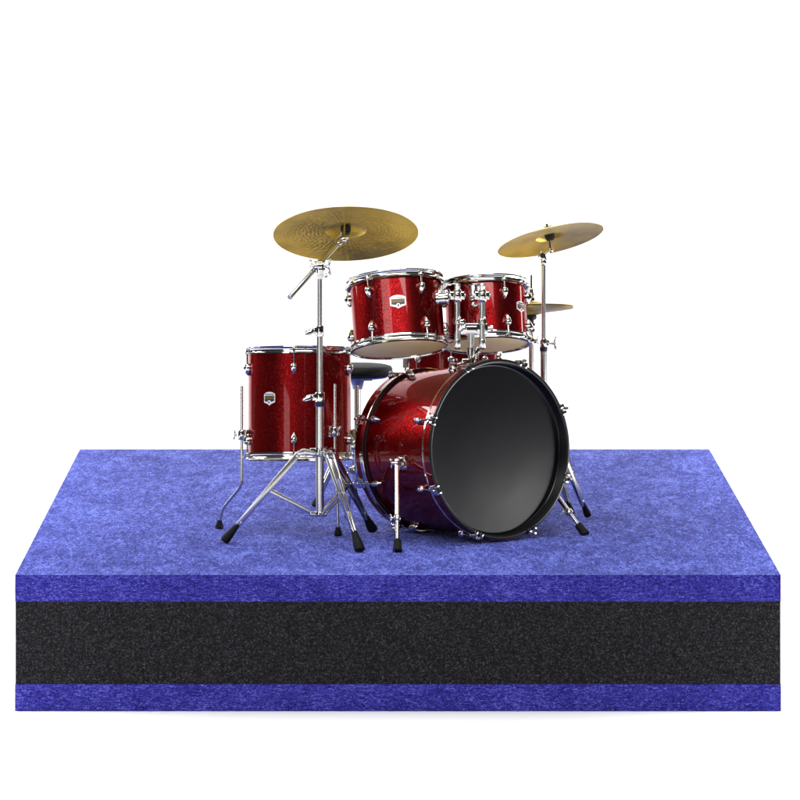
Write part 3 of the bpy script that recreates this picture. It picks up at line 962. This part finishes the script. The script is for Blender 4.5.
# hi-hat
HY = 17.55
c0 = Vector((W(531.3, 300, HY).x, HY, 0))
hh = root('hi_hat_stand', c0, 'chrome hi-hat stand half hidden behind the smaller rack tom and the bass drum', 'hi-hat stand')
def up3(z): return c0 + Vector((0, 0, z))
feet = [c0 + Vector((math.cos(R(a)) * .19, math.sin(R(a)) * .19, 0)) for a in (200, 80, 320)]
feet = [c0 + Vector((math.cos(R(a)) * .16, math.sin(R(a)) * .16, 0)) for a in (205, 85, 325)]
for f_ in feet: tripod_leg(hh, c0, f_, .26, .09, .045, .012, .009)
ears = [f_ - c0 for f_ in feet]
bm = new(); collar(bm, up3(.26), .0155, .028, ears); part('leg_collar', bm, chrome, hh)
bm = new(); collar(bm, up3(.09), .0145, .016, ears, .009); part('leg_collar', bm, chrome, hh)
bm = new(); tube(bm, up3(.03), up3(zt(345, HY)), .0085, None, 24); part('lower_tube', bm, chrome_tube, hh)
bm = new(); tube(bm, up3(zt(347, HY)), up3(zt(322, HY)), .0065, None, 24); part('upper_tube', bm, chrome_tube, hh)
bm = new(); tube(bm, up3(zt(322, HY)), up3(zt(275, HY)), .0032, None, 14); part('pull_rod', bm, chrome, hh)
bm = new(); memory_clamp(bm, up3(zt(341, HY)), (0, 0, 1), .0115, .020, (1, -.4, 0)); wing_nut(bm, up3(zt(340, HY)) + Vector((.018, -.008, 0)), (1, -.4, 0), (0, 0, 1), .009)
part('height_clamp', bm, chrome, hh)
bm = new()
prof(bm, up3(zt(332, HY)), (0, 0, 1), [(0, .0085), (.004, .012), (.010, .012), (.012, .0085), (.020, .0085), (.022, .013), (.028, .013), (.030, .008)], 22)
wing_nut(bm, up3(zt(327, HY)) + Vector((-.018, -.008, 0)), (-1, -.4, .3), (0, 0, 1), .008)
part('seat_adjuster', bm, chrome, hh)
bm = new(); prof(bm, up3(zt(323, HY)), (0, 0, 1), [(0, .008), (.010, .0085), (.012, .015), (.018, .018), (.026, .017), (.028, .012)], 24)
part('seat_cup', bm, black_plastic, hh)
bm = new()
prof(bm, up3(zt(300.5, HY)), (0, 0, 1), [(0, .0105), (.009, .0105)], 20); part('clutch_felt', bm, felt_black, hh)
bm = new()
prof(bm, up3(zt(297, HY)), (0, 0, 1), [(0, .0075), (.006, .0095), (.012, .0095), (.014, .0065), (.026, .006), (.028, .004)], 20)
wing_nut(bm, up3(zt(293, HY)) + Vector((-.014, -.004, 0)), (-1, -.2, 0), (0, 0, 1), .008)
part('clutch', bm, chrome, hh)
HR = 43 * S(HY)
nh = disc_normal(531, 307, HY, -.075, 1.5)
hb_, hbf = cymbal('hi_hat_cymbal', 'lower brass hi-hat cymbal, bell down, on the black seat cup', 'hi-hat cymbals', W(530.6, 309.0, HY), nh, HR, 13 * S(HY), .011, .010, brass, .0014, True)
ht_, htf = cymbal('hi_hat_cymbal', 'upper brass hi-hat cymbal, bell up, under the rod clutch', 'hi-hat cymbals', W(530.6, 307.2, HY), nh, HR, 13 * S(HY), .010, .009, brass, .0014)

# ------------------------------------------------------------------ throne
TY = 17.75
c0 = Vector((W(357.5, 300, TY).x, TY, 0))
th = root('drum_throne', c0, 'round black padded drum throne on a chrome post behind the bass drum', 'stool')
def up4(z): return c0 + Vector((0, 0, z))
ztop, zbot = zt(365.0, TY), zt(375.5, TY)
hs = ztop - zbot
bm = new(); prof(bm, up4(zbot), (0, 0, 1), [(0, .104), (.003, .113), (hs * .3, .1165), (hs * .7, .1165), (hs * .88, .112), (hs, .098), (hs + .004, .05), (hs + .005, .001)], 64)
seat = part('seat', bm, vinyl, th)
bm = new(); prof(bm, up4(zbot + hs * .12), (0, 0, 1), [(0, .1155), (.002, .1182), (.004, .1155)], 64); part('piping', bm, vinyl, seat)
bm = new(); prof(bm, up4(zbot - .006), (0, 0, 1), [(0, .098), (.0055, .106)], 64); part('base_plate', bm, steel_dull, th)
bm = new(); prof(bm, up4(zbot - .045), (0, 0, 1), [(0, .016), (.012, .019), (.034, .024), (.039, .030)], 28)
for k in (-1, 1): box(bm, up4(zbot - .012) + Vector((k * .03, 0, 0)), ((1, 0, 0), (0, 1, 0), (0, 0, 1)), (.02, .012, .005), .002)
part('post_socket', bm, steel_dull, th)
bm = new(); tube(bm, up4(.06), up4(zt(470, TY)), .0145, None, 28); part('lower_tube', bm, chrome_tube, th)
bm = new(); tube(bm, up4(zt(475, TY)), up4(zbot - .02), .0112, None, 28); part('post', bm, chrome_tube, th)
bm = new(); memory_clamp(bm, up4(zt(470, TY)), (0, 0, 1), .018, .030, (-1, -.6, 0)); wing_nut(bm, up4(zt(470, TY)) + Vector((-.030, -.02, 0)), (-1, -.6, 0), (0, 0, 1), .013); part('height_clamp', bm, chrome, th)
f0 = G(314, 508.5)
v0 = f0 - c0
feet = [f0, c0 + Vector((.16, -.10, 0)), c0 + Vector((.02, .2, 0))]
feet = [f0] + [c0 + Matrix.Rotation(R(a), 3, 'Z') @ v0 for a in (130, 245)]
for f_ in feet: tripod_leg(th, c0, f_, .20, .07, .05, .013, .010)
ears = [f_ - c0 for f_ in feet]
bm = new(); collar(bm, up4(.20), .018, .028, ears); part('leg_collar', bm, chrome, th)
bm = new(); collar(bm, up4(.07), .0175, .016, ears, .009); part('leg_collar', bm, chrome, th)

# ------------------------------------------------------------------ snare drum and its stand
SY = 17.55
c0 = Vector((W(453, 300, SY).x, SY, 0))
zs0 = zt(374.5, SY); Hs = .120
sfr = Frame(c0 + Vector((0, 0, zs0)), (0, .09, 1), (0, -1, 0))
sn = root('snare_drum', c0 + Vector((0, 0, zs0)), 'shallow red snare drum glimpsed between the rack toms and the top of the bass drum', 'drum')
srs = 44.5 * S(SY); srh = 47.5 * S(SY)
part('shell', shell(sfr, srs, .010, Hs - .010), red, sn)
part('hoop', flanged_hoop(sfr, srs, srh, Hs - .022, Hs, 1), chrome, sn)
part('hoop', flanged_hoop(sfr, srs, srh, 0, .014, -1), chrome, sn)
part('drum_head', drum_head(sfr, srs + .002, Hs - .007, 1), head_cream, sn)
part('drum_head', drum_head(sfr, srs + .002, .007, -1), head_cream, sn)
for a in (-50, -3, 42, 88, 133, 178, -137, -92):
    bm = new(); p = sfr.pt(srs, R(a), Hs * .42); prof(bm, p, sfr.rad(R(a)), [(0, .013), (.006, .013), (.013, .009), (.016, .003)], 20)
    lg = part('lug', bm, chrome, sn)
    bm = new(); tube(bm, sfr.pt(srs + .010, R(a), .004), sfr.pt(srs + .010, R(a), Hs - .006), .0028, None, 10); part('tension_rod', bm, chrome, lg)
bm = new(); p = sfr.pt(srs + .012, R(-80), Hs * .4); box(bm, p, (sfr.tan(R(-80)), sfr.rad(R(-80)), sfr.n), (.007, .009, .026), .003)
part('strainer', bm, steel_dull, sn)
ss = root('snare_stand', c0, 'chrome stand carrying the snare drum, almost hidden behind the bass drum', 'drum stand')
bm = new(); tube(bm, c0 + Vector((0, 0, .05)), c0 + Vector((0, 0, zs0 - .075)), .0095, None, 20); part('tube', bm, chrome_tube, ss)
for k in range(3):
    a = R(100 + 120 * k); bm = new()
    pipe(bm, [c0 + Vector((0, 0, zs0 - .07)), c0 + Vector((math.cos(a) * .10, math.sin(a) * .10, zs0 - .035)), sfr.O + Vector((math.cos(a) * (srh + .006), math.sin(a) * (srh + .006), -.006)), sfr.O + Vector((math.cos(a) * (srh + .006), math.sin(a) * (srh + .006), .012))], .004, 12, True, .01)
    part('basket_arm', bm, chrome, ss)
feet = [c0 + Vector((math.cos(R(a)) * .19, math.sin(R(a)) * .19, 0)) for a in (60, 180, 300)]
for f_ in feet: tripod_leg(ss, c0, f_, .2, .08, .045, .012, .009)
bm = new(); collar(bm, c0 + Vector((0, 0, .2)), .0155, .028, [f_ - c0 for f_ in feet]); part('leg_collar', bm, chrome, ss)

# ------------------------------------------------------------------ double tom holder
HYY = 16.86
hd = root('tom_holder', bfr.pt(Rb(BL * .62), 0, BL * .62), 'chrome double tom holder with two upright posts rising from the top of the bass drum', 'tom holder')
def H(px, py, dy=0): return W(px, py, HYY + dy)
X_, Y_, Z_ = Vector((1, 0, 0)), Vector((0, 1, 0)), Vector((0, 0, 1))
bt = bfr.pt(Rb(BL * .62) - .008, 0, BL * .62)
bm = new()
box(bm, bfr.pt(Rb(BL * .62) - .004, 0, BL * .60), (bfr.n, bfr.e1, bfr.e0), (.036, .028, .006), .003)
for a_, b_ in ((-1, -1), (-1, 1), (1, -1), (1, 1)):
    prof(bm, bfr.pt(Rb(BL * .6) + .001, 0, BL * .6) + bfr.n * a_ * .026 + bfr.e1 * b_ * .019, bfr.e0, [(0, .0055), (.004, .005), (.005, .002)], 12)
part('base_plate', bm, chrome, hd)
Pb = Vector((H(471.5, 365).x, HYY + .02, bt.z)); 
bm = new()
prof(bm, Pb - Z_ * .004, Z_, [(0, .022), (.006, .022), (.010, .015), (.034, .014), (.036, .012)], 26)
box(bm, Pb + Vector((-.018, -.012, .020)), (X_, Y_, Z_), (.012, .009, .010), .003)
wing_nut(bm, Pb + Vector((-.040, -.018, .014)), (-1, -.3, -.2), (0, -.2, 1), .013)
wing_nut(bm, Pb + Vector((.012, -.030, .026)), (.4, -1, .1), (.3, 0, 1), .011)
part('base_clamp', bm, chrome, hd)
bm = new(); tube(bm, Pb, Vector((Pb.x, Pb.y, H(0, 333).z)), .0098, None, 28); part('centre_post', bm, chrome_tube, hd)
bm = new(); pc = Vector((Pb.x, Pb.y, H(0, 352).z))
prof(bm, pc - Z_ * .012, Z_, [(0, .012), (.003, .0145), (.021, .0145), (.024, .012)], 24)
box(bm, pc + Vector((.016, -.010, -.004)), (Vector((1, 0, -.5)), Y_, Vector((.5, 0, 1))), (.007, .006, .019), .002)
wing_nut(bm, pc + Vector((.020, -.022, -.012)), (.3, -1, 0), (.4, 0, 1), .010)
part('post_clamp', bm, chrome, hd)
# cross block
bm = new()
bx0, bx1 = H(460.5, 329), H(488, 329)
cz_ = H(0, 328.8).z
box(bm, Vector(((bx0.x + bx1.x) / 2, HYY + .004, cz_)), (X_, Y_, Z_), ((bx1.x - bx0.x) / 2, .014, .0185), .004)
box(bm, Vector((Pb.x, HYY - .008, cz_ - .002)), (X_, Y_, Z_), (.018, .008, .012), .003)
prof(bm, Vector((bx1.x, HYY, cz_ + .002)), X_, [(0, .006), (.008, .006), (.0082, .011), (.015, .011), (.016, .009)], 20)
part('cross_block', bm, chrome, hd)
bm = new()
lp = H(461, 325)
prof(bm, lp + Vector((-.004, -.018, -.020)), Vector((.35, -.05, 1)), [(0, .003), (.008, .008), (.020, .0105), (.034, .008), (.042, .003)], 18, .5, Y_)
prof(bm, lp + Vector((.002, -.022, .012)), -Y_, [(0, .009), (.006, .008), (.008, .004)], 16)
part('lever', bm, chrome, hd)
for px_, ty, by_ in ((457.4, 297, 347), (482.3, 299, 349)):
    bm = new()
    t_ = H(px_, ty, -.006); b_ = H(px_, by_, -.006)
    tube(bm, t_, b_, .0094, None, 26)
    prof(bm, H(px_, 339, -.006), -Z_, [(0, .0098), (.004, .0112), (.026, .0112), (.029, .0095)], 24)
    part('upright_tube', bm, chrome_tube, hd)
    bm = new(); prof(bm, H(px_, 348.2, -.006), -Z_, [(0, .0095), (.003, .0095)], 20); part('end_cap', bm, black_plastic, hd)
    bm = new(); z_ = H(px_, 321, -.006)
    prof(bm, z_ - Z_ * .010, Z_, [(0, .0115), (.002, .0135), (.016, .0135), (.018, .0115)], 24)
    wing_nut(bm, z_ + Vector((.003, -.022, .004)), (.2, -1, .1), (.3, 0, 1), .009)
    part('post_clamp', bm, chrome, hd)
    # ball clamp at the top
    bm = new(); k_ = H(px_, 295.5, -.006)
    prof(bm, k_ - Z_ * .021, Z_, [(0, .011), (.004, .0145), (.012, .0165), (.028, .0165), (.036, .014), (.042, .009), (.046, .005)], 28)
    for s_ in (-1, 1):
        box(bm, k_ + Vector((s_ * .0165, -.004, 0)), (X_, Y_, Z_), (.0065, .011, .013), .003)
        prof(bm, k_ + Vector((s_ * .022, -.006, 0)), X_ * s_, [(0, .008), (.003, .0075), (.004, .003)], 18)
    prof(bm, k_ + Vector((0, -.015, 0)), -Y_, [(0, .007), (.008, .007), (.009, .004)], 18)
    prof(bm, k_ + Vector((0, 0, .016)), Z_, [(0, .006), (.008, .0095), (.018, .010), (.022, .006)], 20)
    part('ball_clamp', bm, chrome, hd)
    bm = new()
    if px_ < 470:
        a0 = k_; a1 = H(441, 299.5, .02)
        pipe(bm, [k_ + Vector((0, 0, .0)), H(449, 298, .008), a1, cc1], .0062, 16, True, .012)
        d_ = Vector((-1, .12, -.06)).normalized()
        prof(bm, H(450.0, 298.5, -.012), d_, [(0, .014), (.003, .0205), (.007, .0225), (.010, .0225), (.012, .0200), (.034, .0200), (.037, .0240), (.042, .0240), (.045, .018)], 30)
        wing_nut(bm, H(446, 285, .0), (.3, -.2, 1), (1, 0, .2), .012)
    else:
        pipe(bm, [k_, k_ + Vector((0, .02, 0)), cc2], .0062, 16, True, .008)
        wing_nut(bm, H(478, 306, -.0), (-.2, -1, 0), (1, 0, -.4), .014)
    part('tom_arm', bm, chrome, hd)

for o in list(bpy.data.objects):
    if '_w' in o: del o['_w']

# ------------------------------------------------------------------ light
world = bpy.data.worlds.new('World'); scene.world = world; world.use_nodes = True
wn = world.node_tree; bg = wn.nodes['Background']
tcw = N(wn, 'ShaderNodeTexCoord'); sxw = N(wn, 'ShaderNodeSeparateXYZ'); wn.links.new(tcw.outputs['Generated'], sxw.inputs[0])
rw = ramp(wn, sxw.outputs['Z'], [(0.0, (.03, .03, .032)), (.3, (.05, .05, .052)), (.8, (.12, .12, .12))])
wn.links.new(rw.outputs[0], bg.inputs[0]); bg.inputs[1].default_value = 1.0


def area(name, loc, target, sx, sy, power, col=(1, 1, 1), spread=180):
    l = bpy.data.lights.new(name, 'AREA'); l.shape = 'RECTANGLE'; l.size = sx; l.size_y = sy; l.energy = power; l.color = col; l.spread = R(spread)
    o = bpy.data.objects.new(name, l); COL.objects.link(o); o.location = loc
    o.rotation_euler = (Vector(target) - Vector(loc)).to_track_quat('-Z', 'Y').to_euler()
    return o


area('key_softbox', (-1.9, 13.4, 2.7), (-.1, 17, .6), 1.7, 1.7, 37)
area('top_softbox', (-.2, 16.7, 4.3), (-.2, 16.7, 0), 3.2, 2.4, 116)
area('front_top_fill', (.3, 12.4, 3.9), (.1, 14.9, -.4), 4.4, 1.4, 176)  # added fill that whitens the paper in front of the mat
area('low_left_strip', (-2.1, 13.6, .35), (-.2, 17, .35), .9, 1.3, 10)
area('side_floor_fill', (-2.3, 17.2, 1.9), (-1.75, 17.2, -.4), 6.0, .5, 46, spread=50)  # added fills, one per side, to lift the mat's shadow off the paper
area('side_floor_fill', (2.4, 17.2, 1.9), (1.85, 17.2, -.4), 6.0, .5, 56, spread=50)
area('left_softbox', (-3.0, 17.9, 1.9), (.1, 17, .5), 1.0, 1.3, 40)
area('low_right_softbox', (2.7, 16.85, -.04), (.4, 16.95, .25), 1.2, .5, 15)
area('low_front_fill', (-.2, 12.0, -.2), (0, 16.9, .9), 4.6, .3, 11)  # added fill from below for cymbal undersides and lower drum heads
area('backdrop_light', (-3.6, 19.6, 2.2), (.4, 22.5, .6), 1.2, 3.0, 125)
area('backdrop_light', (3.6, 19.6, 2.2), (-.2, 22.5, .6), 1.2, 3.0, 125)

scene.view_settings.view_transform = 'Standard'
scene.view_settings.look = 'None'
scene.view_settings.exposure = 0
scene.view_settings.gamma = 1
scene.cycles.max_bounces = 10
scene.cycles.use_denoising = True
